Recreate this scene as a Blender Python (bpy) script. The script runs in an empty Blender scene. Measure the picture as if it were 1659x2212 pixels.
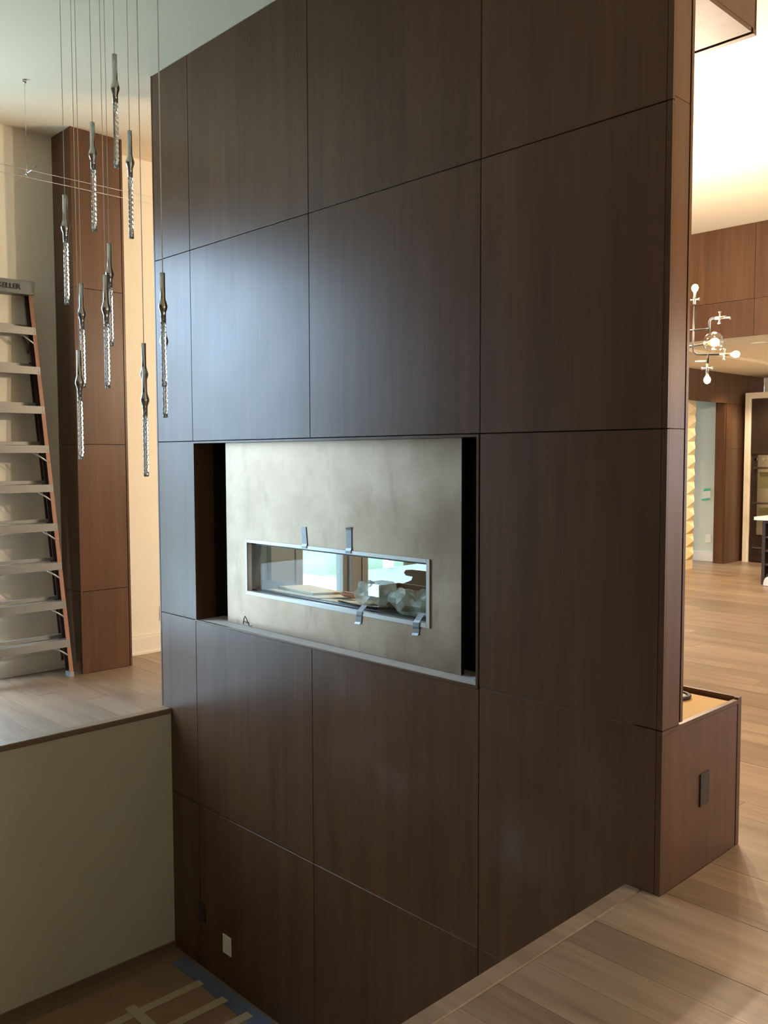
import bpy, bmesh, math, random
from mathutils import Vector, Matrix
random.seed(7)
S = bpy.context.scene
COL = S.collection

# ------------------------------------------------------------------ camera
cam_d = bpy.data.cameras.new('camera'); cam = bpy.data.objects.new('camera', cam_d); COL.objects.link(cam)
cam_d.sensor_fit = 'VERTICAL'; cam_d.sensor_height = 24.0
cam_d.lens = 1927.0 / 2212.0 * 24.0
cam_d.clip_start = 0.05
RX = Vector((0.692886, 0.721042, -0.002869)); RY = Vector((0.042821, -0.04512, -0.998063)); RZ = Vector((-0.719775, 0.691421, -0.062138))
M4 = Matrix.Identity(4)
for i in range(3):
    M4[i][0] = RX[i]; M4[i][1] = -RY[i]; M4[i][2] = -RZ[i]
M4[0][3], M4[1][3], M4[2][3] = 1.5798, -2.9015, 1.6
cam.matrix_world = M4
S.camera = cam
CAM = Vector((1.5798, -2.9015, 1.6))
def project(p):
    d = Vector(p) - CAM
    z = d.dot(RZ)
    if z < 0.05: return None
    return (1927 * d.dot(RX) / z + 829.5, 1927 * d.dot(RY) / z + 1106.0, z)

# ------------------------------------------------------------------ world, lights, exposure
W = bpy.data.worlds.new('sky'); S.world = W; W.use_nodes = True
nt = W.node_tree; nt.nodes.clear()
wo = nt.nodes.new('ShaderNodeOutputWorld'); wb = nt.nodes.new('ShaderNodeBackground')
wb.inputs['Color'].default_value = (0.54, 0.74, 1.0, 1); wb.inputs['Strength'].default_value = 16.0
nt.links.new(wb.outputs[0], wo.inputs[0])
S.view_settings.view_transform = 'Standard'; S.view_settings.look = 'None'
S.view_settings.gamma = 1.0; S.view_settings.use_curve_mapping = False
S.view_settings.exposure = 0.15
def light(name, kind, loc, energy, color, size=0.1, size_y=None, rot=(0, 0, 0), portal=False):
    d = bpy.data.lights.new(name, kind); d.energy = energy; d.color = color
    if kind == 'AREA':
        d.shape = 'RECTANGLE'; d.size = size; d.size_y = size_y or size
        if portal: d.cycles.is_portal = True
    elif kind == 'POINT': d.shadow_soft_size = size
    elif kind == 'SPOT':
        d.shadow_soft_size = size; d.spot_size = 2.2; d.spot_blend = 0.6
    o = bpy.data.objects.new(name, d); o.location = loc; o.rotation_euler = rot; COL.objects.link(o)
    return o
XR = 4.5; RW = (8.3, 10.9, 0.05, 2.40)                 # right wall and its wide window
XW = -4.97                                             # inner face of the left wall
WINS = [('window_1', -2.50, -0.60, 0.05, 3.35),
        ('window_2', 2.295, 2.916, 0.05, 2.45), ('window_3', 3.134, 4.35, 0.02, 2.45)]
for n, y0, y1, z0, z1 in WINS:                         # sky portals in the window openings
    light('daylight_' + n, 'AREA', (XW - 0.2, (y0 + y1) / 2, (z0 + z1) / 2), 1.0, (1, 1, 1), z1 - z0, y1 - y0, (0, -math.pi / 2, 0), True)
light('daylight_window_4', 'AREA', (XR + 0.2, (RW[0] + RW[1]) / 2, (RW[2] + RW[3]) / 2), 1.0, (1, 1, 1), RW[3] - RW[2], RW[1] - RW[0], (0, math.pi / 2, 0), True)
WARM = (1.0, 0.80, 0.58)
light('fill_light', 'POINT', (1.10, 0.36, 1.9), 54.0, WARM, 0.10)      # unseen fill lights added to brighten the wall end and far room
light('fill_light', 'POINT', (2.2, 4.6, 2.4), 40.0, WARM, 0.10)

# ------------------------------------------------------------------ mesh helpers
LOC = {}
def wloc(o): return LOC.get(o.name, Vector((0, 0, 0))) if o else Vector((0, 0, 0))
def link(name, data, parent=None, loc=None):
    o = bpy.data.objects.new(name, data); COL.objects.link(o)
    base = wloc(parent)
    w = Vector(loc) if loc is not None else base
    o.location = w - base
    if parent: o.parent = parent
    LOC[o.name] = w
    return o
def tag(o, label, cat, group=None):
    o['label'] = label; o['category'] = cat
    if group: o['group'] = group
    return o
def struct(o, label=None):
    o['kind'] = 'structure'
    if label: o['label'] = label
    return o
def empty(name, loc, label=None, cat=None, group=None):
    o = link(name, None, None, loc); o.empty_display_size = 0.05
    if label: tag(o, label, cat, group)
    return o
class MB:
    def __init__(s): s.v = []; s.f = []; s.smooth = []
    def box(s, x0, x1, y0, y1, z0, z1):
        b = len(s.v)
        s.v += [(x0, y0, z0), (x1, y0, z0), (x1, y1, z0), (x0, y1, z0), (x0, y0, z1), (x1, y0, z1), (x1, y1, z1), (x0, y1, z1)]
        for q in ((0, 3, 2, 1), (4, 5, 6, 7), (0, 1, 5, 4), (1, 2, 6, 5), (2, 3, 7, 6), (3, 0, 4, 7)):
            s.f.append(tuple(b + i for i in q)); s.smooth.append(False)
        return s
    def prism(s, pts, vec):
        b = len(s.v); n = len(pts); vec = Vector(vec)
        s.v += [tuple(p) for p in pts] + [tuple(Vector(p) + vec) for p in pts]
        s.f.append(tuple(b + i for i in range(n))[::-1]); s.f.append(tuple(b + n + i for i in range(n)))
        s.smooth += [False, False]
        for i in range(n):
            j = (i + 1) % n
            s.f.append((b + i, b + j, b + n + j, b + n + i)); s.smooth.append(False)
        return s
    def tube(s, pts, r, n=8, closed=False, cap=True):
        pts = [Vector(p) for p in pts]; rings = []; up = None
        N = len(pts)
        for i, p in enumerate(pts):
            if closed: t = pts[(i + 1) % N] - pts[i - 1]
            else: t = pts[min(i + 1, N - 1)] - pts[max(i - 1, 0)]
            t.normalize()
            if up is None: up = t.orthogonal().normalized()
            else:
                up = (up - t * up.dot(t))
                up = up.normalized() if up.length > 1e-6 else t.orthogonal().normalized()
            sd = t.cross(up)
            rr = r[i] if isinstance(r, (list, tuple)) else r
            b = len(s.v)
            for k in range(n):
                a = 2 * math.pi * k / n
                s.v.append(tuple(p + (up * math.cos(a) + sd * math.sin(a)) * rr))
            rings.append(b)
        for i in range(N if closed else N - 1):
            a, b = rings[i], rings[(i + 1) % N]
            for k in range(n):
                k2 = (k + 1) % n
                s.f.append((a + k, a + k2, b + k2, b + k)); s.smooth.append(True)
        if cap and not closed:
            s.f.append(tuple(rings[0] + k for k in range(n))[::-1]); s.f.append(tuple(rings[-1] + k for k in range(n))); s.smooth += [False, False]
        return s
    def lathe(s, prof, c=(0, 0, 0), n=20):
        return s.tube([(c[0], c[1], c[2] + z) for _, z in prof], [max(r, 1e-4) for r, _ in prof], n)
    def sphere(s, c, r, n=16, m=10):
        pr = [(r * math.sin(math.pi * i / m), -r * math.cos(math.pi * i / m)) for i in range(m + 1)]
        return s.lathe(pr, c, n)
    def build(s, name, mat, parent=None, loc=None, bevel=0.0):
        me = bpy.data.meshes.new(name)
        base = Vector(loc) if loc is not None else wloc(parent)
        me.from_pydata([tuple(Vector(v) - base) for v in s.v], [], s.f)
        me.polygons.foreach_set('use_smooth', s.smooth)
        bm = bmesh.new(); bm.from_mesh(me); bmesh.ops.recalc_face_normals(bm, faces=bm.faces)
        if bevel: bmesh.ops.bevel(bm, geom=list(bm.edges), offset=bevel, segments=1, affect='EDGES')
        bm.to_mesh(me); bm.free()
        me.materials.append(mat)
        o = link(name, me, parent, base)
        return o
def B(x0, x1, y0, y1, z0, z1): return MB().box(x0, x1, y0, y1, z0, z1)
def text(name, body, size, mat, parent, loc, rot, extrude=0.0006, bold=0.0):
    cu = bpy.data.curves.new(name, 'FONT'); cu.body = body; cu.size = size; cu.extrude = extrude; cu.offset = bold
    cu.align_x = 'CENTER'; cu.align_y = 'CENTER'; cu.resolution_u = 3
    t = bpy.data.objects.new(name + '_tmp', cu); COL.objects.link(t)
    dg = bpy.context.evaluated_depsgraph_get()
    me = bpy.data.meshes.new_from_object(t.evaluated_get(dg))
    bpy.data.objects.remove(t); me.name = name
    me.materials.clear(); me.materials.append(mat)
    me.transform(rot.to_4x4())
    return link(name, me, parent, loc)

# ------------------------------------------------------------------ materials
MAT = {}
def new_mat(name):
    m = bpy.data.materials.new(name); m.use_nodes = True
    nt = m.node_tree; nt.nodes.clear()
    out = nt.nodes.new('ShaderNodeOutputMaterial'); p = nt.nodes.new('ShaderNodeBsdfPrincipled')
    nt.links.new(p.outputs[0], out.inputs[0]); MAT[name] = m
    return m, nt, p, out
def N(nt, t, **kw):
    n = nt.nodes.new(t)
    for k, v in kw.items():
        if k.startswith('i_'): n.inputs[k[2:]].default_value = v
        else: setattr(n, k, v)
    return n
def mixc(nt, fac, a, b, mode='MIX'):
    n = nt.nodes.new('ShaderNodeMix'); n.data_type = 'RGBA'; n.blend_type = mode
    for s, v in ((0, fac), (6, a), (7, b)):
        if isinstance(v, bpy.types.NodeSocket): nt.links.new(v, n.inputs[s])
        else: n.inputs[s].default_value = v if s == 0 else (*v, 1)
    return n.outputs[2]
def mth(nt, op, a, b=0.0, clamp=False):
    n = nt.nodes.new('ShaderNodeMath'); n.operation = op; n.use_clamp = clamp
    for s, v in ((0, a), (1, b)):
        if isinstance(v, bpy.types.NodeSocket): nt.links.new(v, n.inputs[s])
        else: n.inputs[s].default_value = v
    return n.outputs[0]
def ramp(nt, fac, a, b):
    n = nt.nodes.new('ShaderNodeMapRange'); n.inputs[1].default_value = a; n.inputs[2].default_value = b
    nt.links.new(fac, n.inputs[0]); return n.outputs[0]
def pos(nt, scale, obj=None):
    g = nt.nodes.new('ShaderNodeNewGeometry'); m = nt.nodes.new('ShaderNodeMapping')
    m.inputs['Scale'].default_value = scale; nt.links.new(g.outputs['Position'], m.inputs[0])
    if obj is not None:
        oi = nt.nodes.new('ShaderNodeObjectInfo'); mu = nt.nodes.new('ShaderNodeVectorMath'); mu.operation = 'SCALE'
        cb = nt.nodes.new('ShaderNodeCombineXYZ')
        for i in range(3): nt.links.new(oi.outputs['Random'], cb.inputs[i])
        nt.links.new(cb.outputs[0], mu.inputs[0]); mu.inputs['Scale'].default_value = obj
        nt.links.new(mu.outputs[0], m.inputs['Location'])
    return m.outputs[0]
def noise(nt, vec, scale=1.0, detail=4.0, rough=0.55):
    n = nt.nodes.new('ShaderNodeTexNoise'); n.inputs['Scale'].default_value = scale
    n.inputs['Detail'].default_value = detail; n.inputs['Roughness'].default_value = rough
    nt.links.new(vec, n.inputs['Vector']); return n.outputs[0]
def plain(name, col, rough=0.5, metal=0.0, var=0.06, nscale=6.0, **kw):
    m, nt, p, out = new_mat(name)
    f = noise(nt, pos(nt, (1, 1, 1)), nscale, 3)
    lo = tuple(c * (1 - var) for c in col); hi = tuple(min(1, c * (1 + var)) for c in col)
    nt.links.new(mixc(nt, f, lo, hi), p.inputs['Base Color'])
    p.inputs['Roughness'].default_value = rough; p.inputs['Metallic'].default_value = metal
    for k, v in kw.items(): p.inputs[k].default_value = v
    return m
def wood(name, dark, light_, rough=0.4, gs=(14, 14, 0.7), var=0.16, fine=90, dust=False):
    m, nt, p, out = new_mat(name)
    a = noise(nt, pos(nt, gs, 9.0), 1.0, 5, 0.6)
    b = noise(nt, pos(nt, tuple(fine if g > 3 else 2.5 for g in gs), 5.0), 1.0, 3, 0.6)
    f = mth(nt, 'ADD', mth(nt, 'MULTIPLY', a, 0.65), mth(nt, 'MULTIPLY', b, 0.35))
    c = mixc(nt, ramp(nt, f, 0.3, 0.7), dark, light_)
    oi = N(nt, 'ShaderNodeObjectInfo')
    at = N(nt, 'ShaderNodeAttribute', attribute_name='tone')
    r = mth(nt, 'FRACT', mth(nt, 'ADD', oi.outputs['Random'], at.outputs['Fac']))
    g = mth(nt, 'ADD', mth(nt, 'MULTIPLY', r, 2 * var), 1 - var)
    cb = N(nt, 'ShaderNodeCombineXYZ')
    for i in range(3): nt.links.new(g, cb.inputs[i])
    c = mixc(nt, 1.0, c, cb.outputs[0], 'MULTIPLY')
    if dust:
        ge = N(nt, 'ShaderNodeNewGeometry'); tot = None
        for cx, cz, sx, sz, k in ((-1.45, 0.12, 0.50, 0.22, 0.8), (-0.62, -0.05, 0.26, 0.26, 1.0), (-0.3, 0.25, 0.2, 0.4, 0.5), (-1.75, 0.45, 0.3, 0.15, 0.5)):
            sb = N(nt, 'ShaderNodeVectorMath', operation='SUBTRACT'); nt.links.new(ge.outputs['Position'], sb.inputs[0]); sb.inputs[1].default_value = (cx, 0, cz)
            sc = N(nt, 'ShaderNodeVectorMath', operation='MULTIPLY'); nt.links.new(sb.outputs[0], sc.inputs[0]); sc.inputs[1].default_value = (1 / sx, 0, 1 / sz)
            ln = N(nt, 'ShaderNodeVectorMath', operation='LENGTH'); nt.links.new(sc.outputs[0], ln.inputs[0])
            q = mth(nt, 'MULTIPLY', mth(nt, 'SUBTRACT', 1.0, ln.outputs['Value'], True), k)
            tot = q if tot is None else mth(nt, 'ADD', tot, q)
        nz = ramp(nt, noise(nt, pos(nt, (1, 1, 1)), 3.5, 5, 0.6), 0.38, 0.7)
        c = mixc(nt, mth(nt, 'MULTIPLY', mth(nt, 'MULTIPLY', tot, nz), 0.30, True), c, (0.30, 0.27, 0.27))
    nt.links.new(c, p.inputs['Base Color'])
    rr = mth(nt, 'ADD', rough - 0.05, mth(nt, 'MULTIPLY', noise(nt, pos(nt, (1, 1, 1)), 2.5, 4), 0.1))
    nt.links.new(rr, p.inputs['Roughness'])
    return m
walnut = wood('walnut', (0.070, 0.031, 0.0135), (0.140, 0.065, 0.030), 0.34, var=0.08)
walnut_dusty = wood('walnut_face', (0.070, 0.031, 0.0135), (0.140, 0.065, 0.030), 0.34, var=0.06, dust=True)
oak = wood('oak_floor', (0.165, 0.110, 0.072), (0.30, 0.220, 0.152), 0.36, (1.2, 16, 16), 0.20, 70)
oak_edge = wood('oak_edge', (0.16, 0.10, 0.055), (0.27, 0.175, 0.10), 0.45, (16, 1.2, 16), 0.05, 70)
dark_wood = wood('dark_cabinet', (0.022, 0.012, 0.008), (0.045, 0.025, 0.016), 0.4, var=0.05)
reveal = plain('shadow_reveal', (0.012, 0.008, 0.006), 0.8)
ceil_m = plain('ceiling_paint', (0.88, 0.76, 0.57), 0.9, var=0.015, nscale=2)
paint = plain('wall_paint', (0.84, 0.77, 0.64), 0.85, var=0.015, nscale=2)
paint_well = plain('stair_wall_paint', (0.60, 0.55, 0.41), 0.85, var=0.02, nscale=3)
trim_m = plain('trim_paint', (0.80, 0.75, 0.64), 0.5, var=0.02)
white = plain('white_plastic', (0.85, 0.83, 0.78), 0.4, var=0.02)
white_cool = plain('white_stone', (0.80, 0.82, 0.85), 0.25, var=0.03)
black = plain('black_metal', (0.015, 0.015, 0.016), 0.45)
blackgloss = plain('black_plastic', (0.02, 0.019, 0.018), 0.35)
liner = plain('firebox_liner', (0.035, 0.036, 0.038), 0.6, var=0.2)
chrome = plain('chrome', (0.62, 0.63, 0.62), 0.10, 1.0, 0.02)
steel = plain('stainless', (0.62, 0.60, 0.56), 0.28, 1.0, 0.05)
alu = plain('aluminium', (0.52, 0.52, 0.50), 0.42, 0.7, 0.08)
brass = plain('brass', (0.75, 0.55, 0.28), 0.3, 1.0)
fibre = plain('orange_fibreglass', (0.40, 0.19, 0.12), 0.5, var=0.1, nscale=20)
ladder_grey = plain('ladder_cap_plastic', (0.17, 0.18, 0.17), 0.5)
tape_m = plain('duct_tape', (0.30, 0.35, 0.38), 0.3, 0.2, 0.15, 40)
masking = plain('masking_tape', (0.50, 0.40, 0.25), 0.8, var=0.08, nscale=30)
bluetape = plain('blue_tape', (0.12, 0.15, 0.22), 0.7, var=0.2, nscale=14)
kraft = plain('kraft_paper', (0.30, 0.185, 0.10), 0.85, var=0.15, nscale=5)
card = plain('cardboard', (0.33, 0.22, 0.13), 0.85, var=0.08)
particle = plain('particle_board', (0.50, 0.33, 0.15), 0.85, var=0.12, nscale=60)
ledge_m = plain('dusty_ledge', (0.62, 0.58, 0.53), 0.8, var=0.12, nscale=12)
cream_board = plain('cement_board', (0.66, 0.66, 0.57), 0.85, var=0.06, nscale=20)
cream_tile = plain('cream_tile', (0.80, 0.66, 0.40), 0.6, var=0.03)
green = plain('green_tape', (0.10, 0.55, 0.35), 0.6)
orange = plain('orange_plastic', (0.65, 0.25, 0.12), 0.5)
deck_m = plain('deck_board', (0.085, 0.105, 0.085), 0.6, var=0.12, nscale=9)
patio_m = plain('patio', (0.75, 0.78, 0.72), 0.8, var=0.06)
lawn_m = plain('lawn', (0.05, 0.09, 0.03), 0.9, var=0.4, nscale=8)
leaf_m = plain('leaf', (0.045, 0.10, 0.03), 0.6, var=0.5, nscale=9)
bark = plain('bark', (0.12, 0.08, 0.05), 0.9)
ink = plain('ink', (0.02, 0.02, 0.02), 0.6)
glassblack = plain('oven_glass', (0.16, 0.15, 0.07), 0.15, var=0.1)
# raw steel sheet
m, nt, p, out = new_mat('raw_steel_sheet'); raw_steel = m
a = noise(nt, pos(nt, (1, 1, 1)), 3.2, 6, 0.6); b = noise(nt, pos(nt, (6, 6, 1.6)), 2.0, 5, 0.65)
c = mixc(nt, ramp(nt, a, 0.35, 0.7), (0.30, 0.218, 0.150), (0.44, 0.338, 0.250))
c = mixc(nt, mth(nt, 'MULTIPLY', ramp(nt, b, 0.56, 0.76), 0.65, True), c, (0.22, 0.17, 0.12))
nt.links.new(c, p.inputs['Base Color']); p.inputs['Metallic'].default_value = 0.75
nt.links.new(mth(nt, 'ADD', 0.28, mth(nt, 'MULTIPLY', a, 0.22)), p.inputs['Roughness'])
# clear window glass (thin)
def thin_glass(name, tint=(0.97, 0.99, 0.98), refl=0.07, rough=0.0):
    m, nt, p, out = new_mat(name); nt.nodes.remove(p)
    t = N(nt, 'ShaderNodeBsdfTransparent'); t.inputs[0].default_value = (*tint, 1)
    g = N(nt, 'ShaderNodeBsdfGlossy'); g.inputs['Roughness'].default_value = rough
    x = N(nt, 'ShaderNodeMixShader'); x.inputs[0].default_value = refl
    nt.links.new(t.outputs[0], x.inputs[1]); nt.links.new(g.outputs[0], x.inputs[2]); nt.links.new(x.outputs[0], out.inputs[0])
    return m
pane_glass = thin_glass('window_glass')
fire_glass = thin_glass('fireplace_glass', (0.90, 0.92, 0.90), 0.02)
globe_glass = thin_glass('globe_glass', (0.96, 0.95, 0.93), 0.14)
# plastic film: translucent
m, nt, p, out = new_mat('plastic_film'); film = m; nt.nodes.remove(p)
t = N(nt, 'ShaderNodeBsdfTransparent'); d = N(nt, 'ShaderNodeBsdfPrincipled'); d.inputs['Base Color'].default_value = (0.72, 0.76, 0.70, 1); d.inputs['Roughness'].default_value = 0.18
x = N(nt, 'ShaderNodeMixShader'); x.inputs[0].default_value = 0.5
nt.links.new(t.outputs[0], x.inputs[1]); nt.links.new(d.outputs[0], x.inputs[2]); nt.links.new(x.outputs[0], out.inputs[0])
# pendant rod: clear glass with a spiral relief
m, nt, p, out = new_mat('pendant_glass'); rod_glass = m
p.inputs['Transmission Weight'].default_value = 0.85; p.inputs['IOR'].default_value = 1.45; p.inputs['Roughness'].default_value = 0.06
p.inputs['Base Color'].default_value = (0.93, 0.94, 0.93, 1)
wv = N(nt, 'ShaderNodeTexWave', bands_direction='DIAGONAL'); wv.inputs['Scale'].default_value = 28; wv.inputs['Distortion'].default_value = 2.5
nt.links.new(pos(nt, (1, 1, 1)), wv.inputs[0])
bp = N(nt, 'ShaderNodeBump'); bp.inputs['Strength'].default_value = 0.35; bp.inputs['Distance'].default_value = 0.004
nt.links.new(wv.outputs[1], bp.inputs['Height']); nt.links.new(bp.outputs[0], p.inputs['Normal'])
def emit(name, col, s):
    m, nt, p, out = new_mat(name)
    p.inputs['Base Color'].default_value = (*col, 1); p.inputs['Emission Color'].default_value = (*col, 1); p.inputs['Emission Strength'].default_value = s
    return m
bulb_m = emit('lit_bulb', (1.0, 0.62, 0.28), 14.0)
down_m = emit('downlight_lens', (1.0, 0.80, 0.55), 5.0)

# ------------------------------------------------------------------ shell: floors
ZC = 3.955; FX = -3.52; WELL = (-3.41, -0.136, -2.05, 0.0); ZL = -1.57
fl = MB()
for r in ((-7.2, WELL[0], -6.5, 14), (WELL[1], XR, -6.5, 14), (WELL[0], WELL[1], 0.13, 14), (WELL[0], WELL[1], -6.5, WELL[2])):
    fl.box(r[0] if r[0] > -7 else -5.0, r[1], r[2], r[3], -0.030, -0.014)
floor = struct(fl.build('floor', oak_edge), 'light oak plank floor around the stairwell')
unit = bpy.data.meshes.new('floor_plank'); bm = bmesh.new(); bmesh.ops.create_cube(bm, size=1.0); bm.to_mesh(unit); bm.free(); unit.materials.append(oak)
boards = []
PW = 0.176; y = -6.5 + 0.03
k = 0
while y < 13.9:
    y1 = y + PW
    if y1 > WELL[2] and y < 0.0: spans = [(-4.97, WELL[0] - 0.062), (WELL[1] + 0.064, XR)]
    elif y < 0.45 and y1 > 0.0: spans = [(-4.97, FX - 0.0), (0.0, XR)]
    else: spans = [(-4.97, XR)]
    for a, b in spans:
        x = a
        first = random.uniform(0.4, 1.9)
        while x < b - 0.02:
            L = first if x == a else random.uniform(1.1, 2.2)
            xe = min(x + L, b)
            if b - xe < 0.25: xe = b
            boards.append((x, xe, y, min(y1, 0.0 if (y < 0 < y1 and False) else y1))); x = xe
    y = y1
def vis(bd):
    c = 0
    pts = []
    for fx in (0, .25, .5, .75, 1):
        for yy in (bd[2], bd[3]):
            q = project((bd[0] + (bd[1] - bd[0]) * fx, yy, 0))
            if q and -20 < q[0] < 1680 and -20 < q[1] < 2240:
                w = Vector((bd[0] + (bd[1] - bd[0]) * fx, yy, 0))
                # hidden behind the fireplace wall?
                t = (0.0 - CAM.y) / (w.y - CAM.y) if w.y > 0 else 2
                hx = CAM.x + (w.x - CAM.x) * t
                if t < 1 and FX < hx < 0: continue
                c = max(c, 1927 / q[2] * 0.17 * (1.6 / q[2]))
    return c
sc = sorted(((vis(b), i) for i, b in enumerate(boards)), reverse=True)
keep = {i for s, i in sc[:290] if s > 4}
rest = MB(); tones = []
for i, (x0, x1, y0, y1) in enumerate(boards):
    g = 0.0007
    if i in keep:
        o = bpy.data.objects.new('floor_plank', unit); COL.objects.link(o); o.parent = floor
        dz = random.uniform(-0.0006, 0.0006)
        o.location = ((x0 + x1) / 2, (y0 + y1) / 2, -0.007 + dz - 0.0006); o.scale = (x1 - x0 - 2 * g, y1 - y0 - 2 * g, 0.0135)
    else:
        rest.box(x0 + g, x1 - g, y0 + g, y1 - g, -0.0145, -0.0006); tones += [random.random()] * 6
ro = rest.build('floor_plank_field', oak, floor); ro['kind'] = 'stuff'
at = ro.data.attributes.new('tone', 'FLOAT', 'FACE'); at.data.foreach_set('value', tones[:len(ro.data.polygons)])
B(WELL[0] - 0.062, WELL[0] + 0.006, WELL[2], -0.001, -0.034, 0.001).build('nosing', oak_edge, floor, bevel=0.004)
o = B(WELL[1] - 0.006, WELL[1] + 0.062, WELL[2], -0.001, -0.034, 0.001).build('nosing', oak, floor, bevel=0.004)
lo = struct(B(WELL[0] - 0.2, WELL[1] + 0.2, WELL[2] - 0.2, 0.12, ZL - 0.2, ZL).build('floor_lower', oak_edge), 'lower stair landing floor covered with paper')
struct(B(WELL[0] - 0.15, WELL[0], WELL[2], -0.0005, ZL, -0.034).build('wall_stair_left', paint_well), 'olive cream stairwell wall below the left floor')
struct(B(WELL[1], WELL[1] + 0.15, WELL[2], -0.0005, ZL, -0.034).build('wall_stair_right', paint_well), 'stairwell wall under the right floor edge')
struct(B(WELL[0], WELL[1], WELL[2] - 0.15, WELL[2], ZL, -0.034).build('wall_stair_end', paint_well), 'stairwell end wall below the camera')
struct(B(WELL[0], WELL[0] + 0.014, WELL[2], -0.001, ZL, ZL + 0.042).build('baseboard_stair', oak_edge), 'thin dark wooden strip along the foot of stairwell wall')

# ------------------------------------------------------------------ shell: walls and ceilings
YB = 6.18                                              # bulkhead in front of the kitchen
struct(B(-5.12, XR + 0.15, -6.65, YB + 0.1, ZC, ZC + 0.15).build('ceiling', ceil_m), 'high flat cream ceiling')
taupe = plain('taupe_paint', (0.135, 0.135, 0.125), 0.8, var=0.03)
x0, x1 = XW - 0.15, XW
def wall_run(ya, yb, wins):
    wl = MB(); ys = ya
    for n, y0, y1, z0, z1 in wins:
        wl.box(x0, x1, ys, y0, -0.3, ZC); wl.box(x0, x1, y0, y1, z1, ZC); wl.box(x0, x1, y0, y1, -0.3, z0); ys = y1
    return wl.box(x0, x1, ys, yb, -0.3, ZC)
struct(wall_run(-6.5, 1.30, WINS[:1]).build('wall_left', paint), 'cream painted wall at the left behind the ladder')
struct(wall_run(1.30, 8.97, WINS[1:]).build('wall_left_far', taupe), 'taupe wall with two windows seen through the fireplace')
struct(B(-5.12, XR + 0.15, -6.65, -6.5, -0.3, ZC).build('wall_rear', taupe), 'taupe wall behind the camera')
wr = MB()
wr.box(XR, XR + 0.15, -6.5, RW[0], -0.3, ZC).box(XR, XR + 0.15, RW[1], 14, -0.3, ZC).box(XR, XR + 0.15, RW[0], RW[1], RW[3], ZC).box(XR, XR + 0.15, RW[0], RW[1], -0.3, RW[2])
struct(wr.build('wall_right', paint), 'cream wall at the far right')
w = struct(empty('window_4', (XR + 0.08, 9.6, RW[2])), 'wide window in the right wall')
fr = MB(); t = 0.07
for a in range(4):
    yy = RW[0] + (RW[1] - RW[0] - t) * a / 3; fr.box(XR + 0.03, XR + 0.13, yy, yy + t, RW[2], RW[3])
fr.box(XR + 0.03, XR + 0.13, RW[0], RW[1], RW[2], RW[2] + t).box(XR + 0.03, XR + 0.13, RW[0], RW[1], RW[3] - t, RW[3])
fr.build('window_frame', trim_m, w)
B(XR + 0.08, XR + 0.085, RW[0], RW[1], RW[2], RW[3]).build('pane', pane_glass, w)
for n, y0, y1, z0, z1 in WINS:
    w = struct(empty(n, (XW - 0.08, (y0 + y1) / 2, z0)), 'tall window in the left wall' if n == 'window_1' else ('narrow window seen left in the fireplace opening' if n == 'window_2' else 'wide window onto the deck seen in the fireplace opening'))
    fr = MB(); t = 0.06
    fr.box(XW - 0.13, XW - 0.03, y0, y0 + t, z0, z1); fr.box(XW - 0.13, XW - 0.03, y1 - t, y1, z0, z1)
    fr.box(XW - 0.13, XW - 0.03, y0 + t, y1 - t, z0, z0 + t); fr.box(XW - 0.13, XW - 0.03, y0 + t, y1 - t, z1 - t, z1)
    fm = trim_m if n == 'window_1' else taupe
    fr.build('window_frame', fm, w)
    B(XW - 0.085, XW - 0.08, y0 + t, y1 - t, z0 + t, z1 - t).build('pane', pane_glass, w)
    cs = MB()
    cs.box(XW, XW + 0.018, y0 - 0.06, y0, z0, z1 + 0.06); cs.box(XW, XW + 0.018, y1, y1 + 0.06, z0, z1 + 0.06); cs.box(XW, XW + 0.018, y0, y1, z1, z1 + 0.06)
    cs.build('casing', fm, w)
bb = MB()
edges = [-6.5, *[v for w in WINS for v in (w[1] - .06, w[2] + .06)], 8.9]
for i in range(0, len(edges), 2):
    a, b = edges[i], edges[i + 1]
    for lo_, hi_ in ((a, min(b, 0.0)), (max(a, 0.4), b)):
        if hi_ - lo_ > 0.02:
            bb.box(XW, XW + 0.016, lo_, hi_, 0, 0.13); bb.box(XW, XW + 0.026, lo_, hi_, 0, 0.018); bb.box(XW, XW + 0.010, lo_, hi_, 0.13, 0.155)
struct(bb.build('baseboard_left', trim_m), 'cream moulded baseboard along the left wall')

# ------------------------------------------------------------------ fireplace wall
core = MB(); NX0, NX1, NZ0, NZ1 = -3.09, -0.874, 0.612, 1.682
c0, c1 = 0.018, 0.127
core.box(FX + 0.004, NX0 - 0.01, c0, c1, ZL, ZC); core.box(NX1 + 0.01, -0.018, c0, c1, ZL, ZC)
core.box(NX0 - 0.01, NX1 + 0.01, c0, c1, NZ1 + 0.01, ZC); core.box(NX0 - 0.01, NX1 + 0.01, c0, c1, ZL, NZ0 - 0.012)
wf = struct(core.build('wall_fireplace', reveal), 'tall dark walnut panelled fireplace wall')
xs = [FX + 0.013, -3.10, -1.985, -0.857, -0.022]; zs = [ZL, -0.54, 0.61, 1.695, 2.825, ZC]; g = 0.0022
for i in range(4):
    for j in range(5):
        if j == 2 and i in (1, 2): continue
        z0 = zs[j] + (g if j else 0); z1 = zs[j + 1] - g
        if j == 1 and i in (1, 2): z1 = NZ0 - 0.011
        B(xs[i] + g, xs[i + 1] - g, 0, 0.0175, z0, z1).build('panel', walnut_dusty, wf, bevel=0.0008)
seam_m = plain('dusty_seam', (0.26, 0.22, 0.19), 0.9, var=0.3, nscale=14)
for a, b, z in ((-1.95, -0.862, -0.54), (-0.852, -0.10, -0.54), (-0.852, -0.12, 0.61)):
    B(a, b, 0.004, 0.0178, z - 0.0018, z + 0.0006).build('dusty_seam', seam_m, wf)
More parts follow.
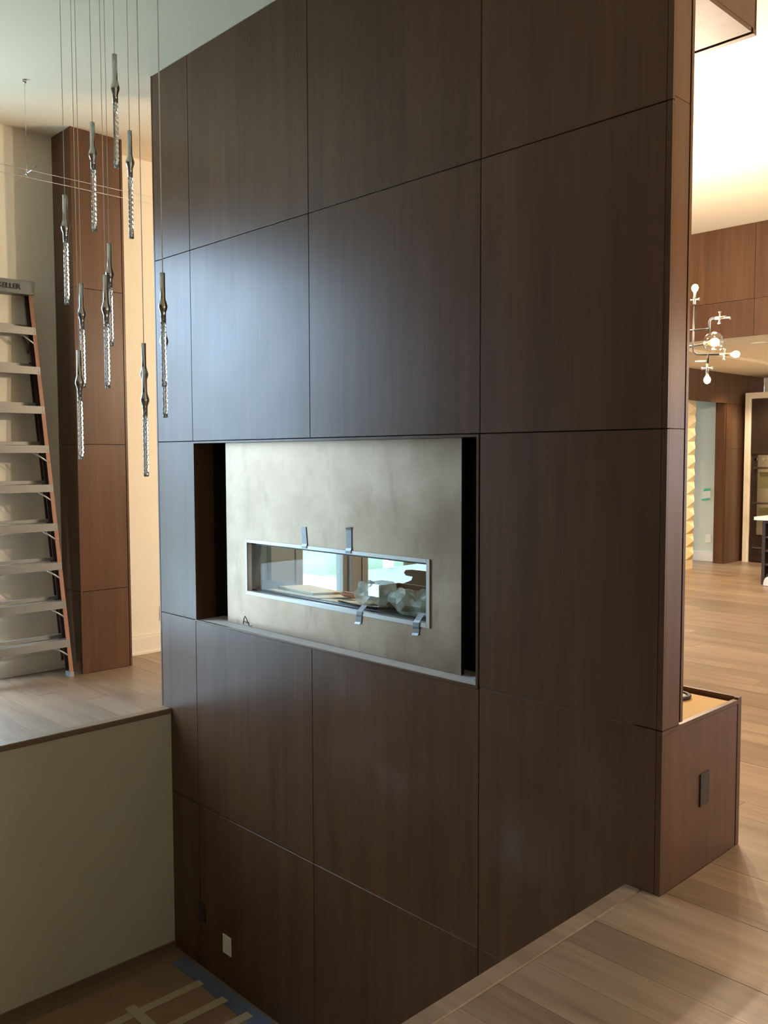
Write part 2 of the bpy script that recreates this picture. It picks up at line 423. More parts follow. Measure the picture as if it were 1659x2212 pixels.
B(FX, FX + 0.012, -0.001, c1, ZL, ZC).build('corner_trim', walnut, wf)
for j in range(5):
    z0, z1 = max(zs[j], 0.0 if j < 2 else -9) + g, zs[j + 1] - g
    B(-0.0215, 0.0, -0.001, 0.0115, zs[j] + g if j else ZL, zs[j + 1] - g).build('corner_trim', walnut, wf)
# side (end) of the wall
for z0, z1 in ((0.611, 1.6965), (1.6965, 2.84), (2.84, ZC)):
    B(-0.0175, 0.0, 0.0120, 0.1200, z0, z1 - 0.002).build('panel', walnut, wf, bevel=0.0008)
B(-0.0175, 0.001, 0.1275, 0.1450, 0.617, 3.24).build('end_strip', walnut, wf)
# back of the wall and upper boxed bulkhead
for a, b in ((FX, -3.3), (-0.7, -0.018)):
    B(a, b, 0.128, 0.145, 0.62, 3.237).build('back_panel', walnut, wf)
B(FX, -0.020, 0.128, 0.622, 3.258, ZC).build('upper_box', reveal, wf)
B(FX, -0.001, 0.146, 0.596, 3.238, 3.256).build('soffit_panel', walnut, wf)
B(FX, 0.0, 0.612, 0.640, 3.236, 3.256).build('soffit_edge', walnut, wf)
B(-0.0195, 0.0, 0.146, 0.6235, 3.2565, ZC).build('panel', walnut, wf)
B(-0.0195, 0.0, 0.6310, 0.640, 3.2565, ZC).build('end_strip', walnut, wf)
B(-0.0175, 0.0, 0.1210, 0.1452, 3.242, ZC).build('end_strip', walnut, wf)
# niche lining
fr = MB()
for nm, q in (('niche_frame', (NX0 - 0.009, NX0, -0.002, 0.135, NZ0, NZ1 + 0.010)), ('niche_frame', (NX1, NX1 + 0.012, -0.002, 0.135, NZ0 - 0.008, NZ1 + 0.010)),
              ('niche_frame', (NX0, NX1, -0.002, 0.135, NZ1, NZ1 + 0.0105)), ('niche_frame', (NX0 - 0.009, NX1, -0.002, 0.012, NZ0 - 0.010, NZ0))):
    B(*q).build(nm, walnut, wf)
for a, b in ((NX0, -1.12), (-1.118, NX1)):
    B(a, b, 0.0125, 0.20, NZ0 - 0.011, NZ0 - 0.001).build('niche_ledge', ledge_m, wf)['label'] = 'pale dusty niche ledge'
# chase behind the niche (its back side faces the far room)
ch = MB(); CY = 0.50; fx0, fx1, fz0, fz1 = -3.03, -0.95, 0.815, 1.115
ch.box(-3.30, -3.28, 0.146, CY, 0.625, 3.236); ch.box(-0.72, -0.70, 0.146, CY, 0.625, 3.236)
ch.box(-3.28, fx0 - 0.012, CY - 0.02, CY, 0.625, 3.236); ch.box(fx1 + 0.012, -0.72, CY - 0.02, CY, 0.625, 3.236)
ch.box(fx0 - 0.012, fx1 + 0.012, CY - 0.02, CY, fz1 + 0.012, 3.236); ch.box(fx0 - 0.012, fx1 + 0.012, CY - 0.02, CY, 0.625, fz0 - 0.012)
ch.build('chase', walnut, wf)
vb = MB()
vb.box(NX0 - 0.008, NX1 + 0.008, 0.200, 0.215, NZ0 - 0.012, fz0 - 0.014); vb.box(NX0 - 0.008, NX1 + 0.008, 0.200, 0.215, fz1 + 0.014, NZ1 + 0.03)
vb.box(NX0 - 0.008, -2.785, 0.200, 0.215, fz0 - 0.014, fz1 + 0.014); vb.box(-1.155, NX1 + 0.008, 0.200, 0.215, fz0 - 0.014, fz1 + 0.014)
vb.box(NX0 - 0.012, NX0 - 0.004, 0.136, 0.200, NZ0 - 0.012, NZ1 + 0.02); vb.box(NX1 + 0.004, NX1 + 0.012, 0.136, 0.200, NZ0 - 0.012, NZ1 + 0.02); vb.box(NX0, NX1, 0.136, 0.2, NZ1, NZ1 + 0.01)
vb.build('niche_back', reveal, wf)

# ------------------------------------------------------------------ hearth bench
be = empty('hearth_bench', (-1.76, 0.38, 0), 'raised walnut hearth bench behind the fireplace wall end', 'bench')
B(FX, -0.020, 0.128, 0.622, 0.0, 0.585).build('body', reveal, be)
B(-0.0195, 0.0, 0.0122, 0.6020, 0.001, 0.5915).build('side_panel', walnut, be)
B(-0.0195, 0.0, 0.6110, 0.640, 0.001, 0.6165).build('corner_post', walnut, be)
B(-0.0195, 0.0, 0.0122, 0.6105, 0.5925, 0.6085).build('top_rail', walnut, be)
B(FX, -0.020, 0.6225, 0.640, 0.001, 0.6165).build('back_panel', walnut, be)
B(FX, -0.027, 0.1455, 0.600, 0.586, 0.598).build('top_board', particle, be)
ring = empty('cable_ring', (-0.215, 0.50, 0.5985), 'round grey grommet ring lying on the bench board', 'ring')
MB().tube([(-0.215 + 0.055 * math.cos(a * math.pi / 12), 0.50 + 0.055 * math.sin(a * math.pi / 12), 0.6075) for a in range(24)], 0.008, 8, True).build('rim', black, ring)
MB().lathe([(0.0, 0.001), (0.047, 0.001), (0.047, 0.008), (0.03, 0.014), (0.0, 0.015)], (-0.215, 0.50, 0.5985), 20).build('disc', alu, ring)

# ------------------------------------------------------------------ fireplace insert
fp = empty('fireplace', (-1.974, 0.10, 0.612), 'linear see-through gas fireplace in bare steel surround', 'fireplace')
PX0, PX1, PZ0, PZ1 = -2.902, -1.046, 0.613, 1.681
OX0, OX1, OZ0, OZ1 = -2.69, -1.258, 0.822, 1.104
sp = MB()
for q in ((PX0, OX0, PZ0, PZ1), (OX1, PX1, PZ0, PZ1), (OX0, OX1, OZ1, PZ1), (OX0, OX1, PZ0, OZ0)):
    sp.box(q[0], q[1], 0.100, 0.103, q[2], q[3])
su = sp.build('steel_surround', raw_steel, fp); su['label'] = 'mottled bare steel surround sheet'
fr = MB()
fr.box(PX0, PX1, 0.103, 0.125, PZ1 - 0.03, PZ1); fr.box(PX0 + .004, PX0 + 0.03, 0.103, 0.125, PZ0, PZ1 - .03); fr.box(PX1 - 0.03, PX1 - .004, 0.103, 0.125, PZ0, PZ1 - .03)
fr.build('surround_frame', black, fp)
tw = 0.030
for q in ((OX0 - tw, OX0, OZ0 - 0.022, OZ1 + 0.020), (OX1, OX1 + 0.022, OZ0 - 0.022, OZ1 + 0.020), (OX0, OX1, OZ1, OZ1 + 0.020), (OX0, OX1, OZ0 - 0.022, OZ0)):
    if q[0] == OX0 - tw: q = (OX0 - 0.012, OX0, q[2], q[3])
    B(q[0], q[1], 0.094, 0.128, q[2], q[3]).build('trim_strip', alu, fp, bevel=0.001)
fb = MB()
for xa, xb, k in ((OX0 - 0.013, fx0, -0.012), (OX1 + 0.013, fx1, 0.012)):
    fb.prism([(xa, 0.128, fz0), (xb, CY, fz0), (xb + k, CY, fz0), (xa + k, 0.128, fz0)], (0, 0, fz1 - fz0))
q = [(OX0 - 0.026, 0.128), (OX1 + 0.026, 0.128), (fx1 + 0.012, CY), (fx0 - 0.012, CY)]
fb.prism([(x, y, fz0 - 0.012) for x, y in q], (0, 0, 0.012)); fb.prism([(x, y, fz1) for x, y in q], (0, 0, 0.012))
fb.build('firebox', liner, fp)
gl = MB()
for yy, h in ((0.132, 0.012), (0.150, 0.010), (0.166, 0.008)):
    gl.box(OX0 - 0.008, OX1 + 0.008, yy, yy + 0.010, fz0, fz0 + h)
gl.box(OX0 - 0.01, OX1 + 0.01, 0.130, 0.142, OZ1 - 0.012, OZ1 + 0.004)
gl.build('glass_track', black, fp)
pf = MB(); pf.box(fx0, fx0 + 0.03, CY - 0.03, CY, fz0, fz1); pf.box(fx0, fx1, CY - 0.03, CY, fz1 - 0.012, fz1); pf.box(fx1 - 0.03, fx1, CY - 0.03, CY, fz0, fz1)
pf.build('rear_frame', black, fp)
B(OX0 - 0.012, OX1 + 0.012, 0.1435, 0.1475, fz0 + 0.001, OZ1).build('glass_front', fire_glass, fp)
text('glass_mark', 'regency', 0.022, white, fp, (-1.325, 0.1425, 0.853), Matrix.Rotation(math.radians(90), 3, 'X'), 0.0003)
# chalk scribble on the steel
MB().tube([(-2.742, 0.0988, 0.618), (-2.734, 0.0988, 0.655), (-2.722, 0.0988, 0.668), (-2.705, 0.0988, 0.650), (-2.700, 0.0988, 0.630), (-2.724, 0.0988, 0.638), (-2.738, 0.0988, 0.632)], 0.0022, 5).tube(
    [(-2.690, 0.0988, 0.640), (-2.688, 0.0988, 0.620), (-2.672, 0.0988, 0.616), (-2.655, 0.0988, 0.622)], 0.002, 5).build('chalk_mark', plain('grey_marker', (0.10, 0.10, 0.11), 0.8), fp)
# duct tape pieces
def tape(x, z0, z1, up, label, tilt=0.0, curl=True):
    w = 0.020; mb = MB(); n = 10; pts = []
    for i in range(n + 1):
        t = i / n; z = z0 + (z1 - z0) * t
        yy = 0.0975
        edge = (OZ1 if up else OZ0)
        if (up and z < OZ1 + 0.024) or (not up and z > OZ0 - 0.026): yy = 0.0915
        if (not up) and z > OZ0 + 0.001: yy = 0.0915 + (z - OZ0) * 0.9
        end = (t > 0.9) if up else (t < 0.1)
        if end and curl: yy -= 0.006
        pts.append((x + tilt * t, yy, z))
    b = len(mb.v)
    for (px, py, pz) in pts:
        mb.v += [(px - w, py, pz), (px + w, py, pz + 0.002), (px + w, py - 0.0012, pz + 0.002), (px - w, py - 0.0012, pz)]
    for i in range(n):
        for k in range(4):
            a = b + 4 * i + k; a2 = b + 4 * i + (k + 1) % 4
            mb.f.append((a, a2, a2 + 4, a + 4)); mb.smooth.append(False)
    mb.f.append((b, b + 1, b + 2, b + 3)); mb.f.append((b + 4 * n, b + 4 * n + 1, b + 4 * n + 2, b + 4 * n + 3)); mb.smooth += [False, False]
    o = mb.build('duct_tape', tape_m, None, (x, 0.095, z0)); tag(o, label, 'tape', 'duct tape strips on the fireplace trim')
tape(-2.155, 1.108, 1.222, True, 'left duct tape strip above the fireplace glass', -0.012, False)
tape(-1.800, 1.108, 1.240, True, 'right duct tape strip with curled end above the fireplace glass', 0.0)
tape(-1.735, 0.755, 0.850, False, 'left duct tape strip below the fireplace glass', 0.03)
tape(-1.330, 0.755, 0.860, False, 'duct tape strip below the lower right corner of the glass', 0.02)
o = MB().lathe([(0, 0), (0.03, 0.002), (0.036, 0.010), (0.025, 0.022), (0.01, 0.026), (0, 0.026)], (-0.915, 0.085, NZ0), 10).build('putty_lump', plain('grey_putty', (0.22, 0.22, 0.23), 0.8), None, (-0.915, 0.085, NZ0))
tag(o, 'small grey lump on the right end of niche ledge', 'debris')

# ------------------------------------------------------------------ things inside the firebox
def board(pts, z, t, label):
    o = MB().prism([(x, y, z) for x, y in pts], (0, 0, t)).build('board_offcut', cream_board, None, (sum(p[0] for p in pts) / len(pts), sum(p[1] for p in pts) / len(pts), z))
    tag(o, label, 'board', 'board offcuts in the firebox')
FZ = fz0 + 0.001
board([(-2.62, 0.185), (-2.16, 0.185), (-2.02, 0.34), (-2.50, 0.36)], FZ, 0.014, 'wide lower cement board offcut in the firebox')
board([(-2.60, 0.250), (-2.25, 0.225), (-2.16, 0.37), (-2.52, 0.42)], FZ + 0.0145, 0.012, 'top cement board offcut on the pile in firebox')
board([(-2.14, 0.19), (-1.80, 0.185), (-1.72, 0.30), (-1.99, 0.335)], FZ, 0.010, 'thin board offcut beside the plastic bag in firebox')
o = MB().tube([(-2.10, 0.30, FZ + 0.032), (-2.07, 0.305, FZ + 0.032), (-1.98, 0.31, FZ + 0.030), (-1.955, 0.312, FZ + 0.030)], [0.006, 0.016, 0.015, 0.006], 10).build('orange_tube', orange, None, (-2.03, 0.305, FZ + 0.014))
tag(o, 'short orange tube lying on the boards', 'tube')
o = MB().tube([(-1.99, 0.19, FZ + 0.016), (-1.86, 0.185, FZ + 0.012), (-1.70, 0.195, FZ + 0.008)], 0.005, 6).build('black_rod', black, None, (-1.85, 0.19, FZ))
tag(o, 'thin black rod lying on board offcut in firebox', 'rod')
def bag(name, c, size, label, seed, peak=None):
    rnd = random.Random(seed)
    bm = bmesh.new(); bmesh.ops.create_icosphere(bm, subdivisions=3, radius=1.0)
    dirs = [(Vector((rnd.uniform(-1, 1), rnd.uniform(-1, 1), rnd.uniform(-0.4, 1))).normalized(), rnd.uniform(-0.30, 0.34)) for _ in range(46)]
    for v in bm.verts:
        n = v.co.normalized(); r = 0.72 + rnd.uniform(-0.05, 0.05)
        for d, a in dirs:
            r += a * max(0, (n.dot(d) - 0.90) / 0.10)
        p = n * max(0.4, min(r, 1.0))
        if peak: p += Vector(peak) * 0.55 * max(0, n.dot(Vector(peak).normalized())) ** 10
        v.co = Vector((p.x * size[0], p.y * size[1], max(p.z, -0.5) * size[2]))
    zmin = min(v.co.z for v in bm.verts)
    for v in bm.verts: v.co.z -= zmin
    me = bpy.data.meshes.new(name); bm.to_mesh(me); bm.free(); me.materials.append(film)
    o = link(name, me, None, c); tag(o, label, 'plastic bag')
bag('plastic_bag', (-1.800, 0.250, FZ + 0.010), (0.175, 0.065, 0.105), 'crumpled clear plastic bag in middle of the firebox', 3, (0.8, 0.2, 0.6))
bag('plastic_bag', (-1.475, 0.225, FZ), (0.17, 0.060, 0.110), 'crumpled clear plastic bag at right end of firebox', 8)
cb = empty('cardboard_box', (-1.570, 0.38, FZ), 'open cardboard box with flaps at right end of firebox', 'box')
MB().box(-1.810, -1.350, 0.315, 0.321, FZ, FZ + 0.105).box(-1.810, -1.350, 0.455, 0.461, FZ, FZ + 0.105).box(-1.810, -1.804, 0.321, 0.455, FZ, FZ + 0.105).box(-1.356, -1.350, 0.321, 0.455, FZ, FZ + 0.105).box(-1.804, -1.356, 0.321, 0.455, FZ, FZ + 0.005).build('body', card, cb)
MB().prism([(-1.770, 0.457, FZ + 0.106), (-1.350, 0.457, FZ + 0.106), (-1.350, 0.457, FZ + 0.19), (-1.710, 0.457, FZ + 0.185), (-1.750, 0.457, FZ + 0.180), (-1.765, 0.457, FZ + 0.165), (-1.750, 0.457, FZ + 0.150), (-1.700, 0.457, FZ + 0.148), (-1.710, 0.457, FZ + 0.128)], (0, 0.004, 0)).build('flap', card, cb)
MB().prism([(-1.355, 0.33, FZ + 0.106), (-1.355, 0.45, FZ + 0.106), (-1.450, 0.46, FZ + 0.27), (-1.450, 0.34, FZ + 0.27)], (0.004, 0, 0)).build('flap', card, cb)

# ------------------------------------------------------------------ wood column on the left wall
cx1, cy1 = -4.66, 0.40
wc = B(XW, cx1 - 0.018, 0.018, cy1, 0.0, ZC).build('wood_column', reveal, None, (-4.82, 0.2, 0))
tag(wc, 'tall dark walnut panelled column against the cream left wall', 'column')
zc = [0.0, 0.61, 1.695, 2.825, ZC]
for j in range(4):
    B(XW, cx1 - 0.0115, 0.0, 0.0175, zc[j] + g, zc[j + 1] - g).build('panel', walnut, wc)
    B(cx1 - 0.0175, cx1, 0.0120, cy1 - 0.022, zc[j] + g, zc[j + 1] - g).build('panel', walnut, wc)
B(cx1 - 0.011, cx1, 0.0, 0.0115, 0.0, ZC).build('corner_trim', walnut, wc)
B(cx1 - 0.0175, cx1, cy1 - 0.016, cy1, 0.0, ZC).build('corner_trim', walnut, wc)

# ------------------------------------------------------------------ outlets and plates
def plate(name, c, axis, w, h, mat, label, cat, face=True, slots='outlet'):
    x, y, z = c; t = 0.006
    r = empty(name, c, label, cat)
    def bx(a0, a1, b0, b1, d0, d1):
        if axis == 'x': return B(x + d0, x + d1, y + a0, y + a1, z + b0, z + b1)
        return B(x + a0, x + a1, y - d1, y - d0, z + b0, z + b1)
    bx(-w / 2, w / 2, -h / 2, h / 2, 0.0, t).build('cover_plate', mat, r, bevel=0.0015)
    if slots == 'outlet':
        for s in (-1, 1): bx(-0.014, 0.014, s * 0.022 - 0.013, s * 0.022 + 0.013, t, t + 0.002).build('socket', mat, r)
    elif slots == 'switch': bx(-0.016, 0.016, -0.033, 0.033, t, t + 0.003).build('rocker', mat, r)
    return r
plate('wall_outlet', (0.0, 0.325, 0.316), 'x', 0.072, 0.128, blackgloss, 'black outlet cover on the side of hearth bench', 'outlet', slots=None)
plate('wall_outlet', (-2.805, 0.0, -1.318), 'y', 0.085, 0.115, white, 'white outlet low on the dark walnut stairwell wall', 'outlet')
plate('wall_outlet', (-3.08, 0.0, -1.22), 'y', 0.075, 0.115, blackgloss, 'black outlet left of the white outlet on the walnut wall', 'outlet')
plate('wall_outlet', (XW, 0.855, 0.315), 'x', 0.078, 0.118, white, 'white outlet on the cream wall between column and fireplace wall', 'outlet')
plate('thermostat', (XW, -0.485, 3.83), 'x', 0.05, 0.04, white, 'tiny white sensor high on the left wall', 'sensor', slots=None)

# ------------------------------------------------------------------ lower landing: paper and tape
o = B(WELL[0] + 0.12, -1.0, -1.9, -0.10, ZL, ZL + 0.003).build('floor_paper', kraft, None, (-2.2, -1.3, ZL)); tag(o, 'brown protective paper covering the lower landing', 'floor paper')
o = B(WELL[0] + 0.16, -1.0, -0.125, -0.02, ZL + 0.0032, ZL + 0.005).build('blue_tape', bluetape, None, (-2.2, -0.07, ZL + 0.003)); tag(o, 'dull blue tape along foot of the walnut wall', 'tape')
for i, (x, a, b) in enumerate(((-2.94, -1.6, -0.10), (-2.70, -1.6, -0.09), (-2.48, -1.6, -0.07), (-2.27, -1.6, -0.08))):
    o = B(x - 0.030, x + 0.030, a, b, ZL + 0.0052, ZL + 0.0065).build('masking_tape', masking, None, (x, (a + b) / 2, ZL + 0.005))
    tag(o, 'masking tape strip across landing paper, ' + ('closest to the stairwell wall', 'second from the stairwell wall', 'third from the stairwell wall', 'farthest from the stairwell wall')[i], 'tape', 'masking tape strips on the landing')
o = B(-3.02, -2.2, -0.56, -0.50, ZL + 0.0067, ZL + 0.008).build('masking_tape', masking, None, (-2.6, -0.53, ZL + 0.0067))
tag(o, 'masking tape strip crossing the other strips on the landing paper', 'tape', 'masking tape strips on the landing')

# ------------------------------------------------------------------ step ladder leaning on the left wall
ld = empty('step_ladder', (-4.66, -0.387, 0), 'folded step ladder with orange rails leaning on the cream wall', 'ladder')
YC = -0.387
def lp(z, back=0.0):                                   # ladder plane: x at height, half width at height
    t = z / 2.86
    return (-4.64 - 0.245 * t - back, 0.310 - 0.138 * t)
web_m = plain('ladder_web', (0.085, 0.045, 0.034), 0.6, var=0.15, nscale=20)
def rail(s, back, depth, wdt, zb, zt, name, mat):
    (xa, ha), (xb, hb) = lp(zb, back), lp(zt, back)
    ya, yb = YC + s * ha, YC + s * hb
    def pr(mb, d0, d1, w0, w1):
        return mb.prism([(xa - d0, ya - s * w0, zb), (xa - d1, ya - s * w0, zb), (xa - d1, ya - s * w1, zb), (xa - d0, ya - s * w1, zb)], (xb - xa, yb - ya, zt - zb))
    fl_ = pr(MB(), 0.0, 0.004, 0.0, wdt).build(name, mat, ld)
    pr(MB(), 0.0045, depth, 0.0, 0.004).build('rail_web', web_m, fl_)
    pr(MB(), depth + 0.0005, depth + 0.004, 0.0, wdt).build('rail_flange', web_m, fl_)
for s in (-1, 1):
    rail(s, 0.0, 0.070, 0.028, 0.02, 2.775, 'front_rail', fibre)
    rail(s, 0.085, 0.048, 0.024, 0.10, 2.72, 'rear_rail', web_m)
    xa, ha = lp(0.0)
    B(xa - 0.075, xa + 0.004, YC + s * ha - 0.030 * (s > 0), YC + s * ha + 0.030 * (s < 0), 0.0, 0.035).build('foot', alu, ld)
step_m = plain('worn_aluminium', (0.33, 0.32, 0.29), 0.5, 0.5, 0.12)
rivet_me = None
for i in range(9):
    z = 0.250 + 0.2825 * i
    x, h = lp(z)
    st = MB(); a, b = YC - h + 0.005, YC + h - 0.005
    st.box(x - 0.085, x + 0.006, a, b, z + 0.018, z + 0.024); st.box(x + 0.001, x + 0.006, a, b, z - 0.030, z + 0.018); st.box(x - 0.085, x - 0.081, a, b, z - 0.012, z + 0.018)
    st.build('step', step_m, ld)
    for s in (-1, 1):
        for dz in (-0.014, 0.010):
            if rivet_me is None:
                r_ = MB().tube([(x + 0.0035, YC + s * (h - 0.012), z + dz), (x + 0.010, YC + s * (h - 0.012), z + dz)], [0.006, 0.004], 6).build('rivet', alu, ld); rivet_me = r_.data; r0 = Vector((x, YC + s * (h - 0.012), z + dz))
            else:
                r_ = link('rivet', rivet_me, ld); r_.location = Vector((x, YC + s * (h - 0.012), z + dz)) - r0
    if i < 6 or i == 8:
        for s in (-1, 1):
            x2, h2 = lp(z - 0.10)
            MB().tube([(x - 0.012, YC + s * (h - 0.115), z - 0.022), (x2 - 0.004, YC + s * (h2 - 0.006), z - 0.105)], 0.0065, 6).build('brace', alu, ld)
    xr, hr = lp(z + 0.05, 0.09)
    B(xr - 0.030, xr, YC - hr + 0.005, YC + hr - 0.005, z + 0.028, z + 0.052).build('rear_rung', step_m, ld)
xt, ht = lp(2.80)
MB().tube([(xt - 0.05, YC + ht - 0.055, 2.47), (xt - 0.03, YC + ht - 0.030, 2.40), (xt - 0.07, YC + ht - 0.01, 2.36)], 0.010, 6).build('spreader', ladder_grey, ld)
cp = MB(); cp.prism([(xt + 0.022, YC - ht - 0.012, 2.765), (xt - 0.085 + 0.022, YC - ht - 0.012, 2.765), (xt - 0.085 + 0.022, YC - ht - 0.006, 2.862), (xt + 0.018, YC - ht - 0.006, 2.862)], (0, 2 * ht + 0.022, 0))
cap = cp.build('top_cap', ladder_grey, ld, bevel=0.003)
text('cap_lettering', 'KELLER', 0.050, ink, cap, (xt + 0.0235, YC + 0.005, 2.812), (Matrix.Rotation(math.radians(90), 3, 'Z') @ Matrix.Rotation(math.radians(90), 3, 'X')), 0.0006, 0.0012)

# ------------------------------------------------------------------ pendants
PEN = [((-2.627, -0.705, 3.593), 'highest chrome and glass pendant of the cluster'),
       ((-2.848, -0.721, 3.319), 'chrome pendant hanging just left of and below the highest one'),
       ((-2.751, -0.565, 3.290), 'chrome pendant hanging just right of and below the highest one'),
       ((-2.891, -0.858, 2.934), 'leftmost chrome and glass pendant of the cluster'),
       ((-3.003, -0.563, 2.757), 'upper rear pendant of the overlapping pair before the column'),
       ((-2.545, -0.820, 2.487), 'lower front pendant of the overlapping pair before the column'),
       ((-3.002, -0.728, 2.522), 'pendant partly behind the lowest left pendant'),
       ((-2.778, -0.855, 2.141), 'lowest pendant on left half of the cluster'),
       ((-2.722, -0.524, 2.199), 'upper pendant of the lowest pair before the cream wall strip'),
       ((-2.540, -0.623, 2.051), 'lowest pendant of all, before the cream wall strip'),
       ((-2.339, -0.627, 2.494), 'rightmost pendant, in front of the walnut wall'),
       ((-2.504, -0.529, 2.351), 'pendant right behind the rightmost one, hanging a little lower')]
PL = 0.50
KS = PL / 0.55
PEN = [(tuple(CAM + (Vector(p) - CAM) * KS), l) for p, l in PEN]
prof = [(0.0, 0), (0.0125, 0), (0.0125, -0.118), (0.0135, -0.128), (0.0175, -0.142), (0.0215, -0.155), (0.0222, -0.162), (0.0205, -0.172), (0.0155, -0.186), (0.0130, -0.196), (0.0128, -0.236), (0.0, -0.236)]
prof = [(r * KS, z * KS) for r, z in prof]
rprof = [(0.0, -0.2365), (0.0124, -0.2365), (0.0126, -0.30), (0.0124, -0.42), (0.0127, -0.50), (0.0126, -0.55), (0.0, -0.55)]
rprof = [(r * KS, z * KS) for r, z in rprof]
body_me = rod_me = None
for i, (p, lab) in enumerate(PEN):
    r = empty('pendant_light', p, lab, 'pendant light', 'slim chrome and glass pendants over the stairwell')
    if body_me is None:
        a = MB().lathe(prof, p, 20).build('chrome_body', chrome, r); b = MB().lathe(rprof, p, 20).build('glass_rod', rod_glass, r)
        body_me, rod_me = a.data, b.data
    else:
        a = link('chrome_body', body_me, r); b = link('glass_rod', rod_me, r)
    MB().tube([(p[0], p[1], p[2] - 0.002), (p[0], p[1], ZC - 0.02)], 0.0016, 6).build('cord', trim_m, r)
    MB().lathe([(0.0, -0.022), (0.015, -0.022), (0.017, 0.0), (0, 0)], (p[0], p[1], ZC), 16).build('canopy', chrome, r)

# ------------------------------------------------------------------ cable light system
ck = empty('cable_light', (-4.101, -0.547, ZC), 'thin twin cable light run below the ceiling before the column', 'cable light')
MB().lathe([(0.0, 0.0), (0.012, 0.0), (0.012, -0.018), (0.004, -0.024), (0.0, -0.024)], (-4.101, -0.547, ZC), 12).build('ceiling_mount', chrome, ck)
MB().tube([(-4.101, -0.547, ZC - 0.02), (-4.101, -0.547, 3.36)], 0.0012, 6).build('rod', chrome, ck)
for z in (3.405, 3.358):
    MB().tube([(-4.101, -6.4, z), (-4.101, 3.0, z)], 0.0016, 5).build('cable', alu, ck)
MB().tube([(-4.272, -0.540, 3.383), (-3.937, -0.556, 3.383)], 0.0035, 6).build('spreader_bar', chrome, ck)
MB().lathe([(0, -0.012), (0.009, -0.01), (0.009, 0.01), (0, 0.012)], (-4.101, -0.547, 3.383), 10).build('clamp', chrome, ck)

# ------------------------------------------------------------------ chandelier in the far room
hub = Vector((-1.62, 3.0, 2.42))
cd = empty('chandelier', (-1.62, 3.0, ZC), 'black arm chandelier with clear glass globe and bare bulbs', 'chandelier')
MB().tube([(hub.x, 3.0, ZC), (hub.x, 3.0, 2.30)], 0.007, 8).build('stem', black, cd)
MB().lathe([(0, 0), (0.06, 0), (0.06, -0.02), (0, -0.025)], (hub.x, 3.0, ZC), 20).build('canopy', black, cd)
arm_m = plain('chandelier_black', (0.006, 0.006, 0.006), 0.6)
def arm(pts): MB().tube(pts, 0.0065, 8).build('arm', arm_m, cd)
def bend(a, b, c, n=5, k=0.05):
    a, b, c = Vector(a), Vector(b), Vector(c); u = (a - b).normalized() * k; v = (c - b).normalized() * k
    return [tuple(a)] + [tuple(b + u * (1 - t) ** 2 + v * t ** 2) for t in [i / n for i in range(n + 1)]] + [tuple(c)]
def socket(p, d, lit=True, power=12.0):
    p = Vector(p); d = Vector(d).normalized(); sd = Vector((0, 1, 0)).cross(d)
    s = MB().tube([p - d * 0.030, p + d * 0.045], 0.010, 10).build('socket', steel, cd)
    MB().tube([p - sd * 0.040, p - sd * 0.028, p + sd * 0.028, p + sd * 0.040], [0.012, 0.006, 0.006, 0.012], 8).build('thumb_screw', steel, s)
    if lit:
        q = p + d * 0.082
        MB().tube([p + d * 0.046, p + d * 0.054, p + d * 0.060, p + d * 0.068, q, q + d * 0.014, q + d * 0.020, q + d * 0.0235], [0.010, 0.011, 0.016, 0.021, 0.0235, 0.0185, 0.012, 0.003], 14).build('bulb', bulb_m, s)
        light('chandelier_bulb', 'POINT', tuple(q + d * 0.06), power, WARM, 0.026)
arm(bend((-1.445, 3.0, 2.64), (-1.454, 3.0, 2.305), (-1.25, 3.0, 2.286)) )
socket((-1.446, 3.0, 2.680), (0.02, 0, 1)); socket((-1.225, 3.0, 2.284), (1, 0.05, -0.05))
arm([(hub.x, 3.0, 2.478), (-1.335, 3.0, 2.466)]); arm(bend((-1.335, 3.0, 2.44), (-1.335, 3.0, 2.540), (-1.275, 3.0, 2.537), 4, 0.03))
socket((-1.262, 3.0, 2.536), (1, 0, -0.02), False); MB().tube([(-1.235, 3.0, 2.532), (-1.19, 3.0, 2.530), (-1.186, 3.0, 2.515)], 0.006, 6).build('arm', steel, cd)
arm([(hub.x, 3.06, 2.362), (-1.40, 3.06, 2.375)])
gb = MB().sphere((-1.33, 3.06, 2.381), 0.073, 24, 16).build('globe', globe_glass, cd)
MB().tube([(-1.40, 3.06, 2.376), (-1.365, 3.06, 2.378)], 0.014, 10).build('globe_socket', brass, cd)
MB().sphere((-1.322, 3.06, 2.381), 0.030, 14, 8).build('bulb', bulb_m, gb)
light('chandelier_globe', 'POINT', (-1.322, 3.06, 2.381 + 0.12), 16.0, WARM, 0.03)
arm([(-1.339, 3.0, 2.295), (-1.341, 3.0, 2.235)]); socket((-1.343, 3.0, 2.200), (0, 0, -1))
for a in (110, 180, 250):                          # arms on the far side of the stem
    d = Vector((math.cos(math.radians(a)), math.sin(math.radians(a)), 0)); e = hub + d * 0.34
    arm(bend(hub + Vector((0, 0, 0.02 * (a % 7 - 3))), e + Vector((0, 0, 0.02 * (a % 7 - 3))), e + Vector((0, 0, 0.12))))
    socket(e + Vector((0, 0, 0.15)), (0, 0, 1), True, 130.0)

